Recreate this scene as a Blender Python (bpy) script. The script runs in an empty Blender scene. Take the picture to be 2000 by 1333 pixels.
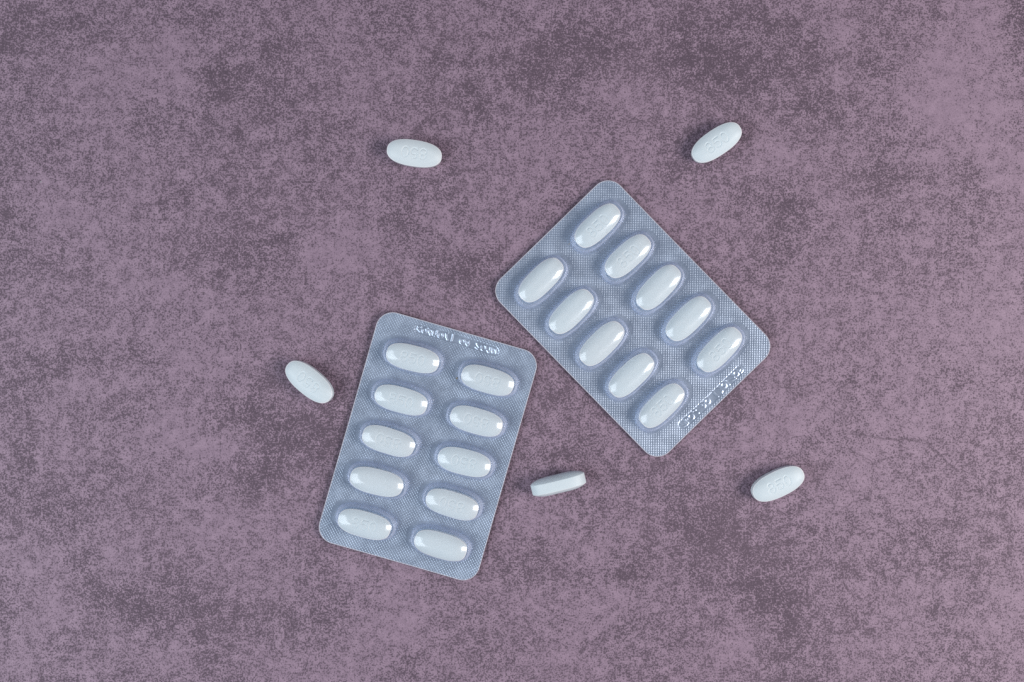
import bpy, math, random
import numpy as np

# ------------------------------------------------------------------ measures
S = 0.1825e-3            # metres on the table per photograph pixel (2000 px wide)
MM = 1e-3
R = math.radians

def wpt(px, py):
    return ((px - 1000.0) * S, -(py - 666.5) * S)

scene = bpy.context.scene
col = scene.collection

# ------------------------------------------------------------------ camera
CAM_H = 0.450
cam_d = bpy.data.cameras.new('camera')
cam = bpy.data.objects.new('camera', cam_d)
col.objects.link(cam)
cam.location = (0, 0, CAM_H)
cam.rotation_euler = (0, 0, 0)
cam_d.sensor_width = 36.0
cam_d.lens = 36.0 * CAM_H / (2000 * S)
cam_d.clip_start = 0.01
cam_d.clip_end = 20
scene.camera = cam

# ------------------------------------------------------------------ world and lamps
world = bpy.data.worlds.new('World')
scene.world = world
world.use_nodes = True
bg = world.node_tree.nodes['Background']
bg.inputs['Color'].default_value = (0.80, 0.93, 1.18, 1)
bg.inputs['Strength'].default_value = 0.175

def softbox(name, loc, target, sx, sy, watts, color):
    d = bpy.data.lights.new(name, 'AREA')
    d.shape = 'RECTANGLE'
    d.size, d.size_y = sx, sy
    d.energy = watts
    d.color = color
    o = bpy.data.objects.new(name, d)
    col.objects.link(o)
    o.location = loc
    from mathutils import Vector
    o.rotation_euler = (Vector(target) - Vector(loc)).to_track_quat('-Z', 'Y').to_euler()
    return o

softbox('softbox_left', (-0.64, -0.20, 0.56), (0.0, 0.0, 0), 0.70, 0.55, 4.9, (0.86, 0.95, 1.0))
softbox('softbox_right', (0.65, -0.12, 0.56), (0.0, 0.0, 0), 0.40, 0.40, 5.3, (1.0, 0.97, 0.95))

scene.view_settings.view_transform = 'Standard'
scene.view_settings.look = 'None'
scene.view_settings.exposure = 0
scene.view_settings.gamma = 1
scene.render.engine = 'CYCLES'
scene.cycles.use_denoising = False
scene.cycles.max_bounces = 10
scene.cycles.transparent_max_bounces = 16
scene.cycles.caustics_reflective = True

# ------------------------------------------------------------------ node helpers
def new_mat(name):
    m = bpy.data.materials.new(name)
    m.use_nodes = True
    nt = m.node_tree
    nt.nodes.clear()
    out = nt.nodes.new('ShaderNodeOutputMaterial')
    return m, nt, out

def N(nt, kind, **kw):
    n = nt.nodes.new(kind)
    for k, v in kw.items():
        if k in n.inputs:
            n.inputs[k].default_value = v
        else:
            setattr(n, k, v)
    return n

def noise(nt, vec, scale, detail, rough, dist=0.0):
    n = nt.nodes.new('ShaderNodeTexNoise')
    n.inputs['Scale'].default_value = scale
    n.inputs['Detail'].default_value = detail
    n.inputs['Roughness'].default_value = rough
    n.inputs['Distortion'].default_value = dist
    nt.links.new(vec, n.inputs['Vector'])
    return n.outputs['Fac']

def math_n(nt, op, a, b=None, c=None, clamp=False):
    n = nt.nodes.new('ShaderNodeMath')
    n.operation = op
    n.use_clamp = clamp
    for i, v in enumerate((a, b, c)):
        if v is None:
            continue
        if isinstance(v, (int, float)):
            n.inputs[i].default_value = v
        else:
            nt.links.new(v, n.inputs[i])
    return n.outputs[0]

def maprange(nt, v, a, b, c=0.0, d=1.0, smooth=True):
    n = nt.nodes.new('ShaderNodeMapRange')
    if smooth:
        n.interpolation_type = 'SMOOTHSTEP'
    nt.links.new(v, n.inputs['Value'])
    n.inputs['From Min'].default_value = a
    n.inputs['From Max'].default_value = b
    n.inputs['To Min'].default_value = c
    n.inputs['To Max'].default_value = d
    return n.outputs['Result']

def mixcol(nt, fac, a, b, blend='MIX'):
    n = nt.nodes.new('ShaderNodeMix')
    n.data_type = 'RGBA'
    n.blend_type = blend
    if isinstance(fac, (int, float)):
        n.inputs[0].default_value = fac
    else:
        nt.links.new(fac, n.inputs[0])
    for i, v in ((6, a), (7, b)):
        if isinstance(v, tuple):
            n.inputs[i].default_value = (*v, 1)
        else:
            nt.links.new(v, n.inputs[i])
    return n.outputs[2]

# ------------------------------------------------------------------ materials
def table_material():
    m, nt, out = new_mat('mottled_purple_board')
    tc = nt.nodes.new('ShaderNodeTexCoord').outputs['Object']
    at = nt.nodes.new('ShaderNodeAttribute')
    at.attribute_name = 'wear'
    wear = at.outputs['Fac']
    # stretch some of the grain a little sideways, as the print has
    mp = nt.nodes.new('ShaderNodeMapping')
    nt.links.new(tc, mp.inputs['Vector'])
    mp.inputs['Scale'].default_value = (0.9, 1.05, 1)
    tv = mp.outputs['Vector']
    fine = noise(nt, tc, 1650, 2.0, 0.6)
    fine2 = noise(nt, tc, 850, 3.0, 0.65, 0.3)
    mid = noise(nt, tc, 235, 6.0, 0.68, 0.5)
    mp2 = nt.nodes.new('ShaderNodeMapping')
    nt.links.new(tc, mp2.inputs['Vector'])
    mp2.inputs['Scale'].default_value = (1.0, 0.22, 1)
    mp2.inputs['Rotation'].default_value = (0, 0, 0.06)
    mp3 = nt.nodes.new('ShaderNodeMapping')
    nt.links.new(tc, mp3.inputs['Vector'])
    mp3.inputs['Scale'].default_value = (0.2, 1.0, 1)
    mp3.inputs['Location'].default_value = (3, 1, 0)
    mp3.inputs['Rotation'].default_value = (0, 0, -0.10)
    stv = noise(nt, mp2.outputs[0], 420, 3.0, 0.6)
    sth = noise(nt, mp3.outputs[0], 420, 3.0, 0.6)
    big = noise(nt, tv, 34, 4.0, 0.6, 0.6)
    s = math_n(nt, 'MULTIPLY', math_n(nt, 'SUBTRACT', fine, 0.5), 1.5)
    s = math_n(nt, 'MULTIPLY_ADD', math_n(nt, 'SUBTRACT', fine2, 0.5), 1.0, s)
    s = math_n(nt, 'MULTIPLY_ADD', math_n(nt, 'SUBTRACT', mid, 0.5), 0.78, s)
    s = math_n(nt, 'MULTIPLY_ADD', math_n(nt, 'SUBTRACT', stv, 0.5), 0.22, s)
    s = math_n(nt, 'MULTIPLY_ADD', math_n(nt, 'SUBTRACT', sth, 0.5), 0.10, s)
    s = math_n(nt, 'MULTIPLY_ADD', math_n(nt, 'SUBTRACT', big, 0.5), 0.35, s)
    s = math_n(nt, 'MULTIPLY_ADD', wear, 0.155, s)
    f = maprange(nt, s, -0.21, 0.13)
    # hair-thin dark veins
    vor = nt.nodes.new('ShaderNodeTexVoronoi')
    vor.feature = 'DISTANCE_TO_EDGE'
    vor.inputs['Scale'].default_value = 72
    wob = nt.nodes.new('ShaderNodeTexNoise')
    wob.inputs['Scale'].default_value = 120
    wob.inputs['Detail'].default_value = 5
    nt.links.new(tc, wob.inputs['Vector'])
    addv = nt.nodes.new('ShaderNodeVectorMath')
    addv.operation = 'MULTIPLY_ADD'
    nt.links.new(wob.outputs['Color'], addv.inputs[0])
    addv.inputs[1].default_value = (0.007, 0.007, 0.0)
    nt.links.new(tc, addv.inputs[2])
    nt.links.new(addv.outputs[0], vor.inputs['Vector'])
    vein = maprange(nt, vor.outputs['Distance'], 0.0, 0.030, 1.0, 0.0)
    cr = nt.nodes.new('ShaderNodeAttribute')
    cr.attribute_name = 'crackle'
    vm = math_n(nt, 'MULTIPLY', cr.outputs['Fac'], maprange(nt, noise(nt, tc, 45, 3, 0.6), 0.40, 0.54))
    vein = math_n(nt, 'MULTIPLY', math_n(nt, 'MULTIPLY', vein, vm), maprange(nt, fine2, 0.34, 0.50))
    f = math_n(nt, 'MULTIPLY_ADD', vein, -0.55, f, clamp=True)
    dark = mixcol(nt, maprange(nt, big, 0.35, 0.65), (0.122, 0.083, 0.110), (0.142, 0.096, 0.126))
    light = mixcol(nt, maprange(nt, mid, 0.35, 0.7), (0.300, 0.205, 0.268), (0.372, 0.256, 0.328))
    c = mixcol(nt, f, dark, light)
    speck = maprange(nt, noise(nt, tc, 2300, 1.0, 0.5), 0.35, 0.68, 0.90, 1.10)
    cc = nt.nodes.new('ShaderNodeVectorMath')
    cc.operation = 'SCALE'
    nt.links.new(c, cc.inputs[0])
    nt.links.new(speck, cc.inputs['Scale'])
    bs = nt.nodes.new('ShaderNodeBsdfPrincipled')
    nt.links.new(cc.outputs[0], bs.inputs['Base Color'])
    nt.links.new(maprange(nt, f, 0, 1, 0.62, 0.5), bs.inputs['Roughness'])
    bs.inputs['Specular IOR Level'].default_value = 0.3
    bp = nt.nodes.new('ShaderNodeBump')
    bp.inputs['Strength'].default_value = 0.35
    bp.inputs['Distance'].default_value = 0.00012
    nt.links.new(math_n(nt, 'ADD', fine2, f), bp.inputs['Height'])
    nt.links.new(bp.outputs['Normal'], bs.inputs['Normal'])
    nt.links.new(bs.outputs[0], out.inputs[0])
    return m

def tablet_material():
    m, nt, out = new_mat('white_film_coated_tablet')
    tc = nt.nodes.new('ShaderNodeTexCoord').outputs['Object']
    oi = nt.nodes.new('ShaderNodeObjectInfo').outputs['Random']
    bs = nt.nodes.new('ShaderNodeBsdfPrincipled')
    c = mixcol(nt, noise(nt, tc, 260, 3, 0.6), (0.70, 0.78, 0.815), (0.75, 0.815, 0.84))
    c = mixcol(nt, math_n(nt, 'MULTIPLY', oi, 0.35), c, (0.745, 0.765, 0.775))
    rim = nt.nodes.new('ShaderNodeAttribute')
    rim.attribute_name = 'rim_wear_glint'
    c = mixcol(nt, math_n(nt, 'MULTIPLY', rim.outputs['Fac'], maprange(nt, noise(nt, tc, 700, 3, 0.6), 0.3, 0.6, 0.5, 1.0)), c, (0.90, 0.885, 0.90))  # paler land: worn coat, plus the light its edge catches, put into the colour
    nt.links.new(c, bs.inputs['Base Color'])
    bs.inputs['Roughness'].default_value = 0.42
    bs.inputs['Specular IOR Level'].default_value = 0.35
    bs.inputs['Subsurface Weight'].default_value = 0.25
    bs.inputs['Subsurface Radius'].default_value = (1.0, 1.0, 1.0)
    bs.inputs['Subsurface Scale'].default_value = 0.0006
    bp = nt.nodes.new('ShaderNodeBump')
    bp.inputs['Strength'].default_value = 0.25
    bp.inputs['Distance'].default_value = 0.00004
    nt.links.new(noise(nt, tc, 2600, 3, 0.6), bp.inputs['Height'])
    nt.links.new(bp.outputs['Normal'], bs.inputs['Normal'])
    nt.links.new(bs.outputs[0], out.inputs[0])
    return m

def foil_material():
    m, nt, out = new_mat('aluminium_foil')
    tc = nt.nodes.new('ShaderNodeTexCoord').outputs['Object']
    bs = nt.nodes.new('ShaderNodeBsdfPrincipled')
    c = mixcol(nt, noise(nt, tc, 60, 3, 0.6), (0.62, 0.715, 0.88), (0.70, 0.78, 0.92))
    nt.links.new(c, bs.inputs['Base Color'])
    bs.inputs['Metallic'].default_value = 0.88
    nt.links.new(maprange(nt, noise(nt, tc, 200, 3, 0.6), 0.3, 0.7, 0.29, 0.38), bs.inputs['Roughness'])
    bs.inputs['Coat Weight'].default_value = 0.35
    bs.inputs['Coat Roughness'].default_value = 0.12
    nt.links.new(bs.outputs[0], out.inputs[0])
    return m

def film_material():
    m, nt, out = new_mat('clear_blister_film')
    tc = nt.nodes.new('ShaderNodeTexCoord').outputs['Object']
    lw = nt.nodes.new('ShaderNodeLayerWeight')
    lw.inputs['Blend'].default_value = 0.5
    face = lw.outputs['Facing']
    tint = mixcol(nt, maprange(nt, face, 0.35, 1.0), (0.995, 0.995, 1.0), (0.86, 0.88, 0.96))
    tr = nt.nodes.new('ShaderNodeBsdfTransparent')
    nt.links.new(tint, tr.inputs['Color'])
    gl = nt.nodes.new('ShaderNodeBsdfGlossy')
    gl.inputs['Roughness'].default_value = 0.16
    gl.inputs['Color'].default_value = (0.95, 0.96, 1.0, 1)
    bp = nt.nodes.new('ShaderNodeBump')
    bp.inputs['Strength'].default_value = 0.5
    bp.inputs['Distance'].default_value = 0.00003
    nt.links.new(noise(nt, tc, 300, 1, 0.5), bp.inputs['Height'])
    nt.links.new(bp.outputs['Normal'], gl.inputs['Normal'])
    lw2 = nt.nodes.new('ShaderNodeLayerWeight')
    lw2.inputs['Blend'].default_value = 0.5
    nt.links.new(bp.outputs['Normal'], lw2.inputs['Normal'])
    refl = math_n(nt, 'MULTIPLY_ADD', math_n(nt, 'POWER', lw2.outputs['Facing'], 4.5), 0.30, 0.062, clamp=True)
    mx = nt.nodes.new('ShaderNodeMixShader')
    # a thin sheet reflects at both of its faces, alike from either side
    nt.links.new(refl, mx.inputs[0])
    nt.links.new(tr.outputs[0], mx.inputs[1])
    nt.links.new(gl.outputs[0], mx.inputs[2])
    # the stretched wall is slightly milky where one looks along it
    df = nt.nodes.new('ShaderNodeBsdfTranslucent')
    df.inputs['Color'].default_value = (0.84, 0.86, 0.98, 1)
    df2 = nt.nodes.new('ShaderNodeBsdfDiffuse')
    df2.inputs['Color'].default_value = (0.84, 0.86, 0.98, 1)
    dm = nt.nodes.new('ShaderNodeMixShader')
    dm.inputs[0].default_value = 0.5
    nt.links.new(df.outputs[0], dm.inputs[1])
    nt.links.new(df2.outputs[0], dm.inputs[2])
    mx2 = nt.nodes.new('ShaderNodeMixShader')
    nt.links.new(maprange(nt, face, 0.40, 0.92, 0.0, 0.55), mx2.inputs[0])
    nt.links.new(mx.outputs[0], mx2.inputs[1])
    nt.links.new(dm.outputs[0], mx2.inputs[2])
    nt.links.new(mx2.outputs[0], out.inputs[0])
    return m

def edge_material():
    m, nt, out = new_mat('cut_film_edge')
    tc = nt.nodes.new('ShaderNodeTexCoord').outputs['Object']
    bs = nt.nodes.new('ShaderNodeBsdfPrincipled')
    nt.links.new(mixcol(nt, noise(nt, tc, 1500, 2, 0.6), (0.50, 0.49, 0.55), (0.70, 0.67, 0.74)), bs.inputs['Base Color'])
    bs.inputs['Roughness'].default_value = 0.3
    nt.links.new(bs.outputs[0], out.inputs[0])
    return m

def speck_material(name, rgb):
    m, nt, out = new_mat(name)
    tc = nt.nodes.new('ShaderNodeTexCoord').outputs['Object']
    bs = nt.nodes.new('ShaderNodeBsdfPrincipled')
    nt.links.new(mixcol(nt, noise(nt, tc, 3000, 2, 0.6), rgb, tuple(v * 0.7 for v in rgb)), bs.inputs['Base Color'])
    bs.inputs['Roughness'].default_value = 0.8
    nt.links.new(bs.outputs[0], out.inputs[0])
    return m

M_TABLE, M_TABLET, M_FOIL, M_FILM, M_EDGE = table_material(), tablet_material(), foil_material(), film_material(), edge_material()

# ------------------------------------------------------------------ mesh helper
def mesh_np(name, verts, quads, mat, smooth=True, tris=None):
    me = bpy.data.meshes.new(name)
    verts = np.asarray(verts, dtype=np.float32)
    quads = np.asarray(quads, dtype=np.int32).reshape(-1, 4)
    tris = np.zeros((0, 3), np.int32) if tris is None else np.asarray(tris, dtype=np.int32).reshape(-1, 3)
    nq, nt_ = len(quads), len(tris)
    me.vertices.add(len(verts))
    me.vertices.foreach_set('co', verts.ravel())
    me.loops.add(nq * 4 + nt_ * 3)
    me.loops.foreach_set('vertex_index', np.concatenate([quads.ravel(), tris.ravel()]))
    me.polygons.add(nq + nt_)
    starts = np.concatenate([np.arange(nq) * 4, nq * 4 + np.arange(nt_) * 3]).astype(np.int32)
    me.polygons.foreach_set('loop_start', starts)
    me.polygons.foreach_set('use_smooth', np.full(nq + nt_, smooth))
    me.materials.append(mat)
    me.update(calc_edges=True)
    me.validate()
    return me

def link(name, me, parent=None):
    o = bpy.data.objects.new(name, me)
    col.objects.link(o)
    if parent is not None:
        o.parent = parent
    return o

def tag(o, label=None, cat=None, group=None, kind=None):
    if label: o['label'] = label
    if cat: o['category'] = cat
    if group: o['group'] = group
    if kind: o['kind'] = kind
    return o

# ------------------------------------------------------------------ tabletop
# worn (light, +) and unworn (dark, -) areas of the printed board: x, y, rx, ry (photo px), amount
PATCHES = [
    (25,70,40,35,-.9),(120,40,140,50,-.4),(425,130,55,60,-1.1),(410,190,60,30,-.5),(460,245,15,14,-1.9),(460,290,20,14,-1.3),
    (540,130,40,90,-.5),(630,230,22,90,-.5),(850,130,20,90,-.9),(900,200,50,28,-.9),(700,120,36,18,-.7),(430,480,90,60,-.6),
    (550,400,90,50,-.5),(890,510,70,50,-.9),(760,420,50,30,-.5),(30,400,40,40,-.5),(100,530,50,28,-.7),(740,560,40,40,-.6),
    (880,375,60,18,-.4),(370,90,60,40,.7),(480,90,40,25,.5),(345,130,40,70,.5),(340,200,50,40,.5),(260,160,80,60,.4),
    (100,360,90,22,.6),(110,430,60,24,.7),(200,450,120,50,.5),(250,520,80,50,.3),(670,470,60,60,.9),(640,380,30,18,.6),
    (880,430,50,32,.8),(970,460,60,22,.6),(410,600,60,50,.7),(330,560,60,40,.6),(290,640,60,40,.5),(100,620,60,50,.3),
    (410,390,30,18,.5),(200,250,120,60,.1),
    (1050,120,100,60,-.8),(1220,100,180,70,-.6),(1400,150,130,80,-.7),(1560,120,50,40,-.7),(1600,210,50,40,-.8),(1530,30,70,30,-.5),
    (1380,30,150,40,-.4),(1980,20,30,30,-1),(1700,50,30,40,-.7),(1330,270,50,50,-.5),(1720,350,60,40,-1),(1650,310,60,28,-.4),
    (1530,390,50,28,-.6),(1970,270,18,38,-.9),(1880,340,50,18,-.7),(1500,480,80,60,-.3),(1320,330,60,40,-.4),(1800,540,60,40,-.2),
    (1060,40,40,28,.5),(1640,60,40,25,.6),(1920,40,50,60,1),(1860,150,90,70,.8),(1850,200,120,60,.9),(1960,250,50,90,1.2),
    (1800,310,160,28,.8),(1970,360,40,60,.9),(1820,460,50,28,.9),(1790,380,50,28,.4),(1960,520,60,60,.7),(1590,380,28,22,.7),
    (1220,190,80,24,.4),(1060,300,120,40,.6),(1520,310,28,22,.7),(1650,450,60,24,.5),(1300,380,60,40,.6),(1030,380,70,80,.3),
    (1780,600,100,60,.5),(1650,620,90,50,.4),(1900,640,80,60,.5),(1560,560,70,40,.2),
    (100,720,60,50,-.4),(50,860,50,50,-.4),(500,820,80,60,-.6),(640,830,60,60,-.8),(560,880,90,50,-.7),(530,760,60,18,-.7),
    (250,800,28,18,-.8),(480,940,70,38,-.7),(270,1000,60,60,-.5),(350,1090,70,38,-.6),(40,1020,50,38,-.5),(230,1170,100,38,-.8),
    (420,1210,100,50,-.8),(560,1200,80,38,-.6),(650,1120,60,50,-.4),(980,1250,60,40,-.4),(860,1220,50,60,-.4),
    (370,700,60,60,.7),(440,720,60,40,.7),(300,820,60,38,.8),(370,870,80,38,.9),(450,870,60,28,.9),(150,760,80,40,.4),
    (360,960,60,60,.5),(430,1040,40,38,.6),(250,1080,50,60,.5),(60,1090,60,50,.8),(130,1190,70,50,.5),(150,1300,80,40,.5),
    (300,1280,70,28,.6),(30,1300,50,40,.4),(580,1170,60,28,.5),(680,1130,60,28,.7),(770,1220,80,80,.8),(660,1300,90,38,.6),
    (1080,770,50,60,-.8),(1440,790,70,38,-1),(1540,750,40,14,-1.1),(1130,860,50,28,-.6),(1330,920,90,50,-.5),(1120,890,60,28,-.6),
    (1350,1050,120,60,-.9),(1450,1050,80,60,-.9),(1240,1105,28,18,-1.3),(1520,1140,60,60,-1),(1550,1220,60,50,-.8),(1650,1120,38,24,-1),
    (1900,1110,18,14,-1.2),(1930,1070,28,18,-.8),(1990,900,20,18,-.8),(1440,980,40,50,-.6),(1660,1230,40,28,-.8),(1950,1300,60,40,-.6),
    (1530,1310,50,38,-.7),(1000,1000,30,60,-.3),(1040,1120,60,28,-.5),(1300,1200,80,50,-.3),(1600,830,30,20,-.5),
    (1560,810,80,60,.8),(1700,850,120,80,.6),(1800,760,90,80,.6),(1950,700,60,80,.5),(1170,880,70,38,.6),(1050,1020,60,38,.6),
    (1180,1100,60,60,.7),(1170,1190,90,50,.6),(1250,1170,60,38,.6),(1420,1270,38,28,.7),(1590,1000,80,28,.5),(1810,1150,50,18,.9),
    (1960,1190,60,50,.9),(1840,1270,50,60,.6),(1980,1290,28,18,.9),(1640,960,80,50,.4),(1100,1250,100,50,.4),(1470,860,60,40,.5),
    (1750,1010,80,60,.3),
]
def make_table():
    far = np.linspace(0.21, 0.75, 28)
    xs = np.concatenate([-far[::-1], np.arange(-0.2085, 0.209, 0.0015), far])
    ys = np.concatenate([-far[::-1], np.arange(-0.1485, 0.2085, 0.0015) , far])
    X, Y = np.meshgrid(xs, ys)
    px, py = X / S + 1000, -Y / S + 666.5
    rs = np.random.RandomState(4)
    wx, wy = np.zeros_like(X), np.zeros_like(X)
    for wl, amp in ((260, 16), (120, 12), (60, 9), (33, 6)):
        for _ in range(4):
            a, b, c = rs.uniform(0, 6.28, 3)
            ph = 6.283 / wl * (px * np.cos(a) + py * np.sin(a))
            wx += amp / 2 * np.sin(ph + b)
            wy += amp / 2 * np.sin(ph + c)
    crackle = 0.25 + np.exp(-(((px - 1740) / 260) ** 2 + ((py - 980) / 220) ** 2) ** 1.5)
    px, py = px + wx, py + wy
    W = np.zeros_like(X)
    for (cx, cy, rx, ry, a) in PATCHES:
        W += a * np.exp(-(((px - cx) / rx) ** 2 + ((py - cy) / ry) ** 2) * 1.1)
    nx, ny = len(xs), len(ys)
    V = np.stack([X, Y, np.zeros_like(X)], -1).reshape(-1, 3)
    i = np.arange(nx * ny).reshape(ny, nx)
    Q = np.stack([i[:-1, :-1], i[:-1, 1:], i[1:, 1:], i[1:, :-1]], -1).reshape(-1, 4)
    me = mesh_np('tabletop', V, Q, M_TABLE)
    at = me.attributes.new('wear', 'FLOAT', 'POINT')
    at.data.foreach_set('value', W.ravel().astype(np.float32))
    at = me.attributes.new('crackle', 'FLOAT', 'POINT')
    at.data.foreach_set('value', crackle.ravel().astype(np.float32))
    o = link('tabletop', me)
    tag(o, kind='structure')
make_table()

# ------------------------------------------------------------------ stroke lettering as height
def arc(cx, cy, rx, ry, a0, a1, n=14):
    return [(cx + rx * math.cos(R(a0 + (a1 - a0) * k / n)), cy + ry * math.sin(R(a0 + (a1 - a0) * k / n))) for k in range(n + 1)]

def stroke_dist(X, Y, strokes):
    D = np.full(X.shape, 1e9)
    for s in strokes:
        for (x0, y0), (x1, y1) in zip(s[:-1], s[1:]):
            dx, dy = x1 - x0, y1 - y0
            L = dx * dx + dy * dy + 1e-12
            t = np.clip(((X - x0) * dx + (Y - y0) * dy) / L, 0, 1)
            D = np.minimum(D, np.hypot(X - x0 - t * dx, Y - y0 - t * dy))
    return D

def sstep(x, a, b):
    t = np.clip((x - a) / (b - a), 0, 1)
    return t * t * (3 - 2 * t)

# 850 in millimetres
W8, H8 = 1.05, 1.75
D850 = [
    arc(-3.1, 0.86, 0.86, 0.84, 0, 360, 20), arc(-3.1, -0.9, W8, 0.9, 0, 360, 20),
    [(1.0, 1.7), (-0.75, 1.7), (-0.9, 0.25)], [(-0.9, 0.25)] + arc(0.0, -0.62, 1.05, 1.08, 125, -150, 18),
    arc(3.1, 0.0, 1.08, H8, 0, 360, 26),
]

# ------------------------------------------------------------------ tablet
TA, TB, BAND, CAP = 9.42, 4.50, 3.5, 1.5    # half length, half width, band height, cap height (mm)
def outline(th, a, b, n):
    c, s = np.cos(th), np.sin(th)
    r = (np.abs(c / a) ** n + np.abs(s / b) ** n) ** (-1.0 / n)
    return r * c, r * s

def make_tablet(name, stamped, TA=TA, TB=TB, power=2.75):
    seg = 200
    # angles spread evenly along the outline
    tt = np.linspace(0, 2 * np.pi, 4000, endpoint=False)
    ox, oy = outline(tt, TA, TB, power)
    d = np.hypot(np.diff(ox, append=ox[0]), np.diff(oy, append=oy[0]))
    cum = np.concatenate([[0], np.cumsum(d)])
    want = np.linspace(0, cum[-1], seg, endpoint=False)
    th = np.interp(want, cum, np.concatenate([tt, [2 * np.pi]]))
    ox, oy = outline(th, TA, TB, power)
    cosn = np.abs(ox / TA)
    p = 2.3 + 2.2 * cosn ** 3
    rings_v = []
    def cap_ring(r, sign, detail):
        x, y = ox * r, oy * r
        z = BAND / 2 + CAP * (1 - r ** p)
        if detail:
            D = stroke_dist(x, y, D850)
            z = z - 0.20 * (1 - sstep(D, 0.08, 0.36))
        return np.stack([x, y, sign * z], -1)
    top_r = list(np.linspace(0.02, 0.93, 52)) + [0.945, 0.958]
    for r in top_r:
        rings_v.append(cap_ring(r, 1, stamped))
    # the bevelled land and the straight band
    rings_v.append(np.stack([ox * 0.975, oy * 0.970, np.full(seg, BAND / 2 + 0.10)], -1))
    rings_v.append(np.stack([ox * 0.990, oy * 0.986, np.full(seg, BAND / 2 + 0.09)], -1))
    rings_v.append(np.stack([ox * 0.998, oy * 0.996, np.full(seg, BAND / 2 + 0.01)], -1))
    rings_v.append(np.stack([ox, oy, np.full(seg, BAND / 2 - 0.10)], -1))
    rings_v.append(np.stack([ox, oy, np.full(seg, 0.0)], -1))
    rings_v.append(np.stack([ox, oy, np.full(seg, -BAND / 2 + 0.10)], -1))
    rings_v.append(np.stack([ox * 0.998, oy * 0.996, np.full(seg, -BAND / 2 - 0.01)], -1))
    for r in (0.985, 0.96, 0.92, 0.85, 0.75, 0.62, 0.48, 0.32, 0.16, 0.03):
        rings_v.append(cap_ring(r, -1, False))
    V = np.concatenate(rings_v)
    nr = len(rings_v)
    i = np.arange(nr * seg).reshape(nr, seg)
    j = np.roll(i, -1, axis=1)
    Q = np.stack([i[:-1], i[1:], j[1:], j[:-1]], -1).reshape(-1, 4)
    V = np.concatenate([V, [[0, 0, V[0, 2]], [0, 0, V[-1, 2]]]])
    ct, cb = nr * seg, nr * seg + 1
    T = np.concatenate([np.stack([np.full(seg, ct), i[0], j[0]], -1), np.stack([np.full(seg, cb), j[-1], i[-1]], -1)])
    me = mesh_np(name, V * MM, Q, M_TABLET, True, T)
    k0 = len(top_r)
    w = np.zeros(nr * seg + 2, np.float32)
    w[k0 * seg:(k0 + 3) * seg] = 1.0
    at = me.attributes.new('rim_wear_glint', 'FLOAT', 'POINT')
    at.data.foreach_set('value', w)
    return me

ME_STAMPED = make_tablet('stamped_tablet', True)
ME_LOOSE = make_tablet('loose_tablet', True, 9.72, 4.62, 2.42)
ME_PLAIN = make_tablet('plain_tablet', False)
T_HALF = (BAND / 2 + CAP) * MM

# ------------------------------------------------------------------ blister pack
PX = S / MM                       # photo px -> mm
PW, PH, PR = 324 * PX / 2, 467.5 * PX / 2, 33 * PX   # half width, half height, corner radius (mm)
COLS = (-75.5, 77.0)
ROWS = (160.0, 76.3, -7.4, -91.1, -174.8)
POCK = [(COLS[c] * PX, ROWS[r] * PX) for c in (0, 1) for r in range(5)]
PA, PB = 11.1, 5.65               # pocket half axes at the base (mm)
FOIL_Z = 0.60

TEXT_C = (836.3, 871.4)
def _t(pts, ox, oy):
    """stamped strokes: photo points of one zoomed patch -> pack frame (mm)"""
    out = []
    for x, y in pts:
        X, Y = ox + x / 19.9 - TEXT_C[0], oy + y / 19.9 - TEXT_C[1]
        out.append(((X * .9613 + Y * .2756) * PX, (X * .2756 - Y * .9613) * PX))
    return out
A, B = (795, 615), (885, 635)
CODE = [
    _t([(440, 440), (420, 530), (520, 640)], *A), _t([(440, 430), (560, 440), (560, 520), (450, 540)], *A),
    _t(arc(690, 600, 85, 95, 0, 360), *A),
    _t([(840, 580), (920, 770)], *A), _t([(850, 500), (980, 590), (1010, 640)], *A), _t([(1010, 640), (1020, 780)], *A),
    _t([(1030, 740), (1100, 820), (1140, 800), (1180, 600)], *A),
    _t(arc(1310, 780, 88, 100, 0, 360), *A),
    _t([(1600, 690), (1530, 720), (1530, 830), (1580, 960)], *A),
    _t([(1800, 740), (1790, 830), (1740, 1000)], *A),
    _t(arc(370, 620, 88, 95, 0, 360), *B),
    _t([(540, 620), (520, 700), (580, 800), (630, 680), (610, 600), (540, 620)], *B),
    _t([(930, 690), (960, 770), (1050, 890), (980, 920), (890, 850)], *B),
    _t(arc(1200, 870, 92, 110, 0, 360), *B),
    _t([(1470, 850), (1450, 960), (1400, 1060), (1340, 960)], *B),
    _t([(1540, 850), (1660, 930), (1690, 1080)], *B), _t([(1540, 860), (1530, 990), (1550, 1060)], *B),
]
STRIP = [_t([(480, 530), (1995, 930)], *A) + _t([(1620, 1000)], *B)]

def rr_sdf(X, Y, hw, hh, r):
    qx, qy = np.abs(X) - (hw - r), np.abs(Y) - (hh - r)
    return np.hypot(np.maximum(qx, 0), np.maximum(qy, 0)) + np.minimum(np.maximum(qx, qy), 0) - r

def warp(X, Y, seed):
    rs = np.random.RandomState(seed)
    # the sheet curls up a little towards its edges
    Z = 0.75 * (X / PW) ** 2 + 0.75 * (Y / PH) ** 2
    for wl, amp in ((70, 0.22), (38, 0.07), (22, 0.028), (13, 0.012)):
        for _ in range(3):
            a, ph = rs.uniform(0, 2 * np.pi), rs.uniform(0, 2 * np.pi)
            Z += amp / 3 * np.sin(2 * np.pi / wl * (X * np.cos(a) + Y * np.sin(a)) + ph)
    return Z

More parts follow.
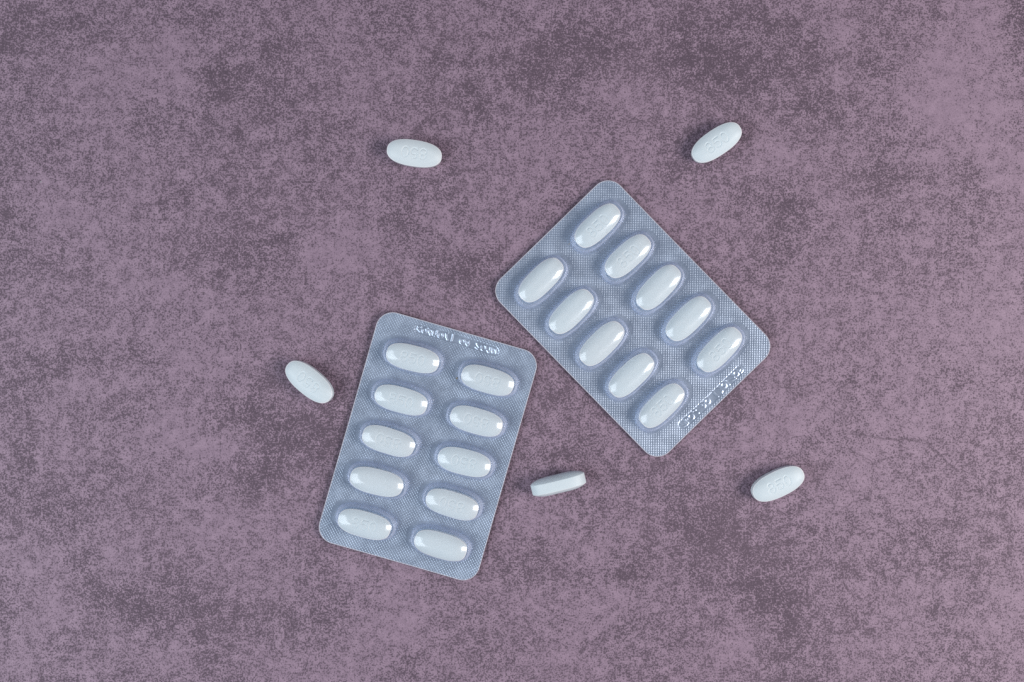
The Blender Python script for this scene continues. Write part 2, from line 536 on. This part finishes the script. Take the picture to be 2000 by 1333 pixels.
def seat(a, b, seed):
    """height and tilt of the sheet at one pocket"""
    f = lambda u, v: float(warp(np.array([u]), np.array([v]), seed)[0])
    gx, gy = (f(a + 6, b) - f(a - 6, b)) / 12, (f(a, b + 3) - f(a, b - 3)) / 6
    return f(a, b), math.atan(gy), -math.atan(gx)

def make_foil(seed):
    P = 0.82
    st = P / 6
    half = (PW + PH) / math.sqrt(2) + 1
    n = int(half / st) + 1
    g = np.arange(-n, n + 1) * st
    p, q = np.meshgrid(g, g)
    X, Y = (p + q) / math.sqrt(2), (q - p) / math.sqrt(2)
    sd = rr_sdf(X, Y, PW, PH, PR)
    # knurl: rows of pillow-shaped studs between sharp grooves
    k = np.abs(np.sin(np.pi * p / P)) * np.abs(np.sin(np.pi * q / P))
    rs = np.random.RandomState(seed + 5)
    kn = 0.070 * k ** 0.8
    mask = np.ones_like(X)
    recess = np.zeros_like(X)
    for (cx, cy) in POCK:
        u, v = (X - cx + 0.70) / (PA + 0.85), (Y - cy - 0.42) / (PB + 0.55)
        e = (np.abs(u) ** 2.6 + np.abs(v) ** 2.6) ** (1 / 2.6)
        mask *= sstep(e, 0.985, 1.02)
        # the sheet dips a little round every pocket
        recess += -0.02 * (1 - sstep(e, 1.0, 1.22))
    ds = stroke_dist(X, Y, STRIP)
    flat = 1 - sstep(ds, 1.45, 1.70)
    mask *= 1 - flat
    dc = stroke_dist(X, Y, CODE)
    code = 0.115 * (1 - sstep(dc, 0.0, 0.48)) * (ds < 3)
    mask *= sstep(dc, 0.45, 0.7)
    Z = FOIL_Z + kn * mask + recess + code - 0.04 * flat + warp(X, Y, seed) + 0.0
    # snap the vertices just outside the outline onto it
    out = (sd > 0)
    keep = sd < st * 1.5
    e = 1e-3
    gx = (rr_sdf(X + e, Y, PW, PH, PR) - rr_sdf(X - e, Y, PW, PH, PR)) / (2 * e)
    gy = (rr_sdf(X, Y + e, PW, PH, PR) - rr_sdf(X, Y - e, PW, PH, PR)) / (2 * e)
    X = np.where(out, X - gx * sd, X)
    Y = np.where(out, Y - gy * sd, Y)
    m = X.shape[0]
    i = np.arange(m * m).reshape(m, m)
    # rows of a meshgrid: p along axis 1, q along axis 0; (p, q) -> (x, y) mirrors, so wind the other way
    Q = np.stack([i[:-1, :-1], i[:-1, 1:], i[1:, 1:], i[1:, :-1]], -1).reshape(-1, 4)
    ok = keep.ravel()
    nin = (sd.ravel()[Q] < 0).sum(1)
    Q = Q[ok[Q].all(1) & (nin > 0)]
    used = np.unique(Q)
    remap = np.full(m * m, -1)
    remap[used] = np.arange(len(used))
    V = np.stack([X.ravel(), Y.ravel(), Z.ravel()], -1)[used]
    return mesh_np('foil_backing', V * MM, remap[Q], M_FOIL)

def make_edge(seed):
    """the cut edge of the plastic sheet, a thin lip all round"""
    pts = []
    n = 16
    for cx, cy, a0 in ((PW - PR, PH - PR, 0), (-PW + PR, PH - PR, 90), (-PW + PR, -PH + PR, 180), (PW - PR, -PH + PR, 270)):
        for k in range(n + 1):
            a = R(a0 + 90 * k / n)
            pts.append((cx + PR * math.cos(a), cy + PR * math.sin(a), math.cos(a), math.sin(a)))
    P = np.array(pts)
    # densify straight runs
    full = []
    for a, b in zip(P, np.roll(P, -1, axis=0)):
        L = math.hypot(b[0] - a[0], b[1] - a[1])
        k = max(1, int(L / 1.0))
        for t in range(k):
            full.append(a + (b - a) * t / k)
    P = np.array(full)
    z = warp(P[:, 0], P[:, 1], seed) + FOIL_Z
    prof = [(-0.16, 0.04), (-0.06, 0.09), (0.05, 0.07), (0.10, 0.0), (0.08, -0.22), (-0.10, -0.26)]
    rings = [np.stack([P[:, 0] + P[:, 2] * o, P[:, 1] + P[:, 3] * o, z + h], -1) for o, h in prof]
    m = len(P)
    V = np.concatenate(rings)
    i = np.arange(len(prof) * m).reshape(len(prof), m)
    j = np.roll(i, -1, axis=1)
    Q = np.stack([i[:-1], i[1:], j[1:], j[:-1]], -1).reshape(-1, 4)
    return mesh_np('film_edge', V * MM, Q, M_EDGE)

def make_pocket(seed):
    rs = random.Random(seed)
    seg = 120
    tt = np.linspace(0, 2 * np.pi, 4000, endpoint=False)
    prof = [(-0.60, 0.10), (-0.48, 0.14), (-0.38, 0.42), (-0.26, 0.44), (-0.12, 0.20), (0.0, 0.26), (0.10, 0.55), (0.20, 1.1), (0.38, 2.1), (0.55, 3.1), (0.72, 4.1),
            (0.86, 4.85), (0.98, 5.30), (1.12, 5.60)]
    rings = []
    rs2 = seed * 1.3
    for d, z in prof:
        a, b = PA - d, PB - 0.80 * d
        ox, oy = outline(tt, a, b, 2.35 + 0.35 * min(1, max(0, 1 - d / 3)))
        dd = np.hypot(np.diff(ox, append=ox[0]), np.diff(oy, append=oy[0]))
        cum = np.concatenate([[0], np.cumsum(dd)])
        th = np.interp(np.linspace(0, cum[-1], seg, endpoint=False), cum, np.concatenate([tt, [2 * np.pi]]))
        ox, oy = outline(th, a, b, 2.35 + 0.35 * min(1, max(0, 1 - d / 3)))
        # faint forming ripples in the wall
        rip = 0.035 * np.sin(9 * th + rs.uniform(0, 6)) + 0.03 * np.sin(17 * th + rs.uniform(0, 6)) if 0.1 < d < 0.9 else 0
        # short upright creases pressed into one long wall
        if 0.05 < d < 1.1:
            rip = rip + 0.30 * np.exp(-((th - 1.35) / 0.42) ** 2) * np.maximum(0, np.sin(34 * th + rs2)) ** 2
        zz = np.full(seg, z) + (0.03 * np.sin(2 * th + seed) if z > 5 else 0)
        rings.append(np.stack([ox * (1 + rip / 6), oy * (1 + rip / 6), zz], -1))
    # domed top
    a0, b0 = PA - 1.12, PB - 0.80 * 1.12
    ox, oy = ox / np.max(ox), oy / np.max(oy)
    pw = 2.3 + 1.1 * np.abs(ox) ** 3
    for r in (0.98, 0.955, 0.92, 0.88, 0.83, 0.77, 0.70, 0.62, 0.53, 0.43, 0.32, 0.21, 0.10):
        zz = 5.68 + 1.95 * (1 - r ** pw) + 0.03 * np.sin(2 * th + seed) * r
        rings.append(np.stack([ox * a0 * r, oy * b0 * r, zz], -1))
    V = np.concatenate(rings)
    nr = len(rings)
    i = np.arange(nr * seg).reshape(nr, seg)
    j = np.roll(i, -1, axis=1)
    Q = np.stack([i[:-1], j[:-1], j[1:], i[1:]], -1).reshape(-1, 4)
    V = np.concatenate([V, [[0, 0, 7.63]]])
    T = np.stack([i[-1], j[-1], np.full(seg, nr * seg)], -1)
    return mesh_np('pocket', V * MM, Q, M_FILM, True, T)

POCKET_ME = [make_pocket(s) for s in range(4)]

def make_pack(cx, cy, rot, scale, seed, label):
    x, y = wpt(cx, cy)
    root = bpy.data.objects.new('blister_pack', None)
    col.objects.link(root)
    root.empty_display_size = 0.02
    root.location = (x, y, 0)
    root.rotation_euler = (0, 0, R(rot))
    root.scale = (scale, scale, 1)
    tag(root, label, 'blister pack', 'blister packs of tablets')
    link('foil_backing', make_foil(seed), root)
    link('film_edge', make_edge(seed), root)
    for k, (a, b) in enumerate(POCK):
        o = link('pocket', POCKET_ME[(k + seed) % 4], root)
        wz, tx, ty = seat(a, b, seed)
        o.location = (a * MM, b * MM, (FOIL_Z + wz - 0.10) * MM)
        o.rotation_euler = (tx, ty, 0)
    return root

LEFT_ROT, RIGHT_ROT = -16.0, -135.75
make_pack(836.3, 871.4, LEFT_ROT, 0.995, 3, 'silver blister pack of ten white tablets, lower left one, stamped code at its top edge')
make_pack(1234.9, 622.8, RIGHT_ROT, 1.005, 8, 'silver blister pack of ten white tablets, upper right one, lying diagonally')

# ------------------------------------------------------------------ tablets
from mathutils import Euler, Matrix
def put_tablet(me, x, y, z, rot, tiltx, tilty, label, group):
    o = bpy.data.objects.new('tablet', me)
    col.objects.link(o)
    o.location = (x, y, z)
    o.rotation_euler = (Matrix.Rotation(R(rot), 4, 'Z') @ Matrix.Rotation(R(tilty), 4, 'Y') @ Matrix.Rotation(R(tiltx), 4, 'X')).to_euler()
    tag(o, label, 'tablet', group)
    return o

rnd = random.Random(11)
ORD = ('top', 'second', 'middle', 'fourth', 'bottom')
# (stamped face up, upside down) for each pocket: first column top to bottom, then second column
LEFT_FACE = [(1, 0), (1, 0), (1, 1), (0, 0), (1, 0), (1, 1), (1, 1), (1, 1), (1, 1), (0, 0)]
# pack frame of the right pack: first column = upper right row (from its lower end), second = lower left row
RIGHT_FACE = [(1, 1), (0, 0), (0, 0), (1, 1), (1, 1), (1, 1), (0, 0), (0, 0), (0, 0), (0, 0)]
def fill_pack(cx, cy, rot, scale, seed, faces, namer):
    x0, y0 = wpt(cx, cy)
    c, s = math.cos(R(rot)), math.sin(R(rot))
    for k, (a, b) in enumerate(POCK):
        wz, gx, gy = seat(a, b, seed)
        dx, dy = 0.20 + rnd.uniform(-.35, .35), -0.28 + rnd.uniform(-.2, .2)
        u, v = (a + dx) * MM * scale, (b + dy) * MM * scale
        stamped, flip = faces[k]
        yaw = rot + (180 if flip else 0) + rnd.uniform(-2.2, 2.2)
        put_tablet(ME_STAMPED if stamped else ME_PLAIN, x0 + u * c - v * s, y0 + u * s + v * c,
                   (FOIL_Z + wz + 0.06) * MM + T_HALF, yaw, math.degrees(gx) * (-1 if flip else 1) + rnd.uniform(-1.3, 1.3), math.degrees(gy) * (-1 if flip else 1) + rnd.uniform(-.6, .6), *namer(k, stamped))

def left_name(k, st):
    side = 'left' if k < 5 else 'right'
    face = 'white tablet stamped 850' if st else 'plain-faced white tablet'
    return (f'{face} in the {ORD[k % 5]} pocket of the {side} column, lower left blister pack', 'tablets inside the lower left blister pack')

def right_name(k, st):
    side = 'upper right' if k < 5 else 'lower left'
    place = ('lowest', 'second lowest', 'middle', 'second highest', 'highest')[k % 5]
    face = 'stamped white tablet' if st else 'plain white tablet'
    return (f'{face} in the {place} pocket of the {side} row, diagonal blister pack', 'tablets inside the diagonal blister pack')

fill_pack(836.3, 871.4, LEFT_ROT, 0.995, 3, LEFT_FACE, left_name)
fill_pack(1234.9, 622.8, RIGHT_ROT, 1.005, 8, RIGHT_FACE, right_name)

LOOSE = 'loose tablets scattered on the purple surface'
def loose(px, py, rot, tx, ty, label, edge=False):
    # the drawn centre is that of the tablet's mid-height, seen magnified about the frame's centre
    z = (TB * MM if edge else T_HALF) + 0.1 * MM
    k = (CAM_H - z) / CAM_H
    x, y = wpt(px, py)
    return put_tablet(ME_LOOSE, x * k, y * k, z, rot, tx, ty, label, LOOSE)

loose(809.5, 300.5, 171.5, -3, -3, 'loose white tablet stamped 850 upside down, at the top left of the scene')
loose(1399, 279.5, 34, 1.5, -6, 'loose white tablet stamped 850 at the upper right, above the diagonal blister pack')
loose(605, 746, 140.5, -2, 1, 'loose white tablet lying left of the lower left blister pack')
loose(1090.5, 945, 13.7, 93, 0, 'loose white tablet standing on its narrow edge between the two blister packs', edge=True)
loose(1518.5, 944.5, 25.5, 0.5, 0, 'loose white tablet stamped 850 at the lower right, furthest right of all')

# ------------------------------------------------------------------ specks
M_BROWN = speck_material('brown_crumb', (0.42, 0.34, 0.24))
M_WHITE = speck_material('white_dust', (0.8, 0.8, 0.8))
def speck(name, px, py, z, r, mat, label, seed):
    rs = np.random.RandomState(seed)
    phi = (1 + 5 ** .5) / 2
    V = np.array([(-1, phi, 0), (1, phi, 0), (-1, -phi, 0), (1, -phi, 0), (0, -1, phi), (0, 1, phi), (0, -1, -phi), (0, 1, -phi),
                  (phi, 0, -1), (phi, 0, 1), (-phi, 0, -1), (-phi, 0, 1)]) / 1.9
    F = [(0, 11, 5), (0, 5, 1), (0, 1, 7), (0, 7, 10), (0, 10, 11), (1, 5, 9), (5, 11, 4), (11, 10, 2), (10, 7, 6), (7, 1, 8),
         (3, 9, 4), (3, 4, 2), (3, 2, 6), (3, 6, 8), (3, 8, 9), (4, 9, 5), (2, 4, 11), (6, 2, 10), (8, 6, 7), (9, 8, 1)]
    V = V * (1 + rs.uniform(-.3, .3, (12, 1))) * np.array([1, 0.8, 0.5])
    me = mesh_np(name, V * r * MM, np.zeros((0, 4)), mat, False, F)
    o = link(name, me)
    x, y = wpt(px, py)
    o.location = (x, y, z * MM)
    o.rotation_euler = (0, 0, rs.uniform(0, 6))
    tag(o, label, 'crumb')
speck('crumb', 1111.5, 477.5, 0.95, 0.5, M_BROWN, 'tiny tan crumb on the foil beside the highest tablet of the diagonal pack', 1)
speck('crumb', 1410.5, 721.5, 0.95, 0.3, M_BROWN, 'tiny yellowish crumb on the diagonal pack near its stamped code', 2)
speck('crumb', 892.5, 739, 0.95, 0.42, M_BROWN, 'tiny brown crumb left of the right column on the lower left pack', 3)
speck('dust_grain', 80.5, 355.8, 0.12, 0.22, M_WHITE, 'tiny white grain of dust on the purple surface at far left', 4)
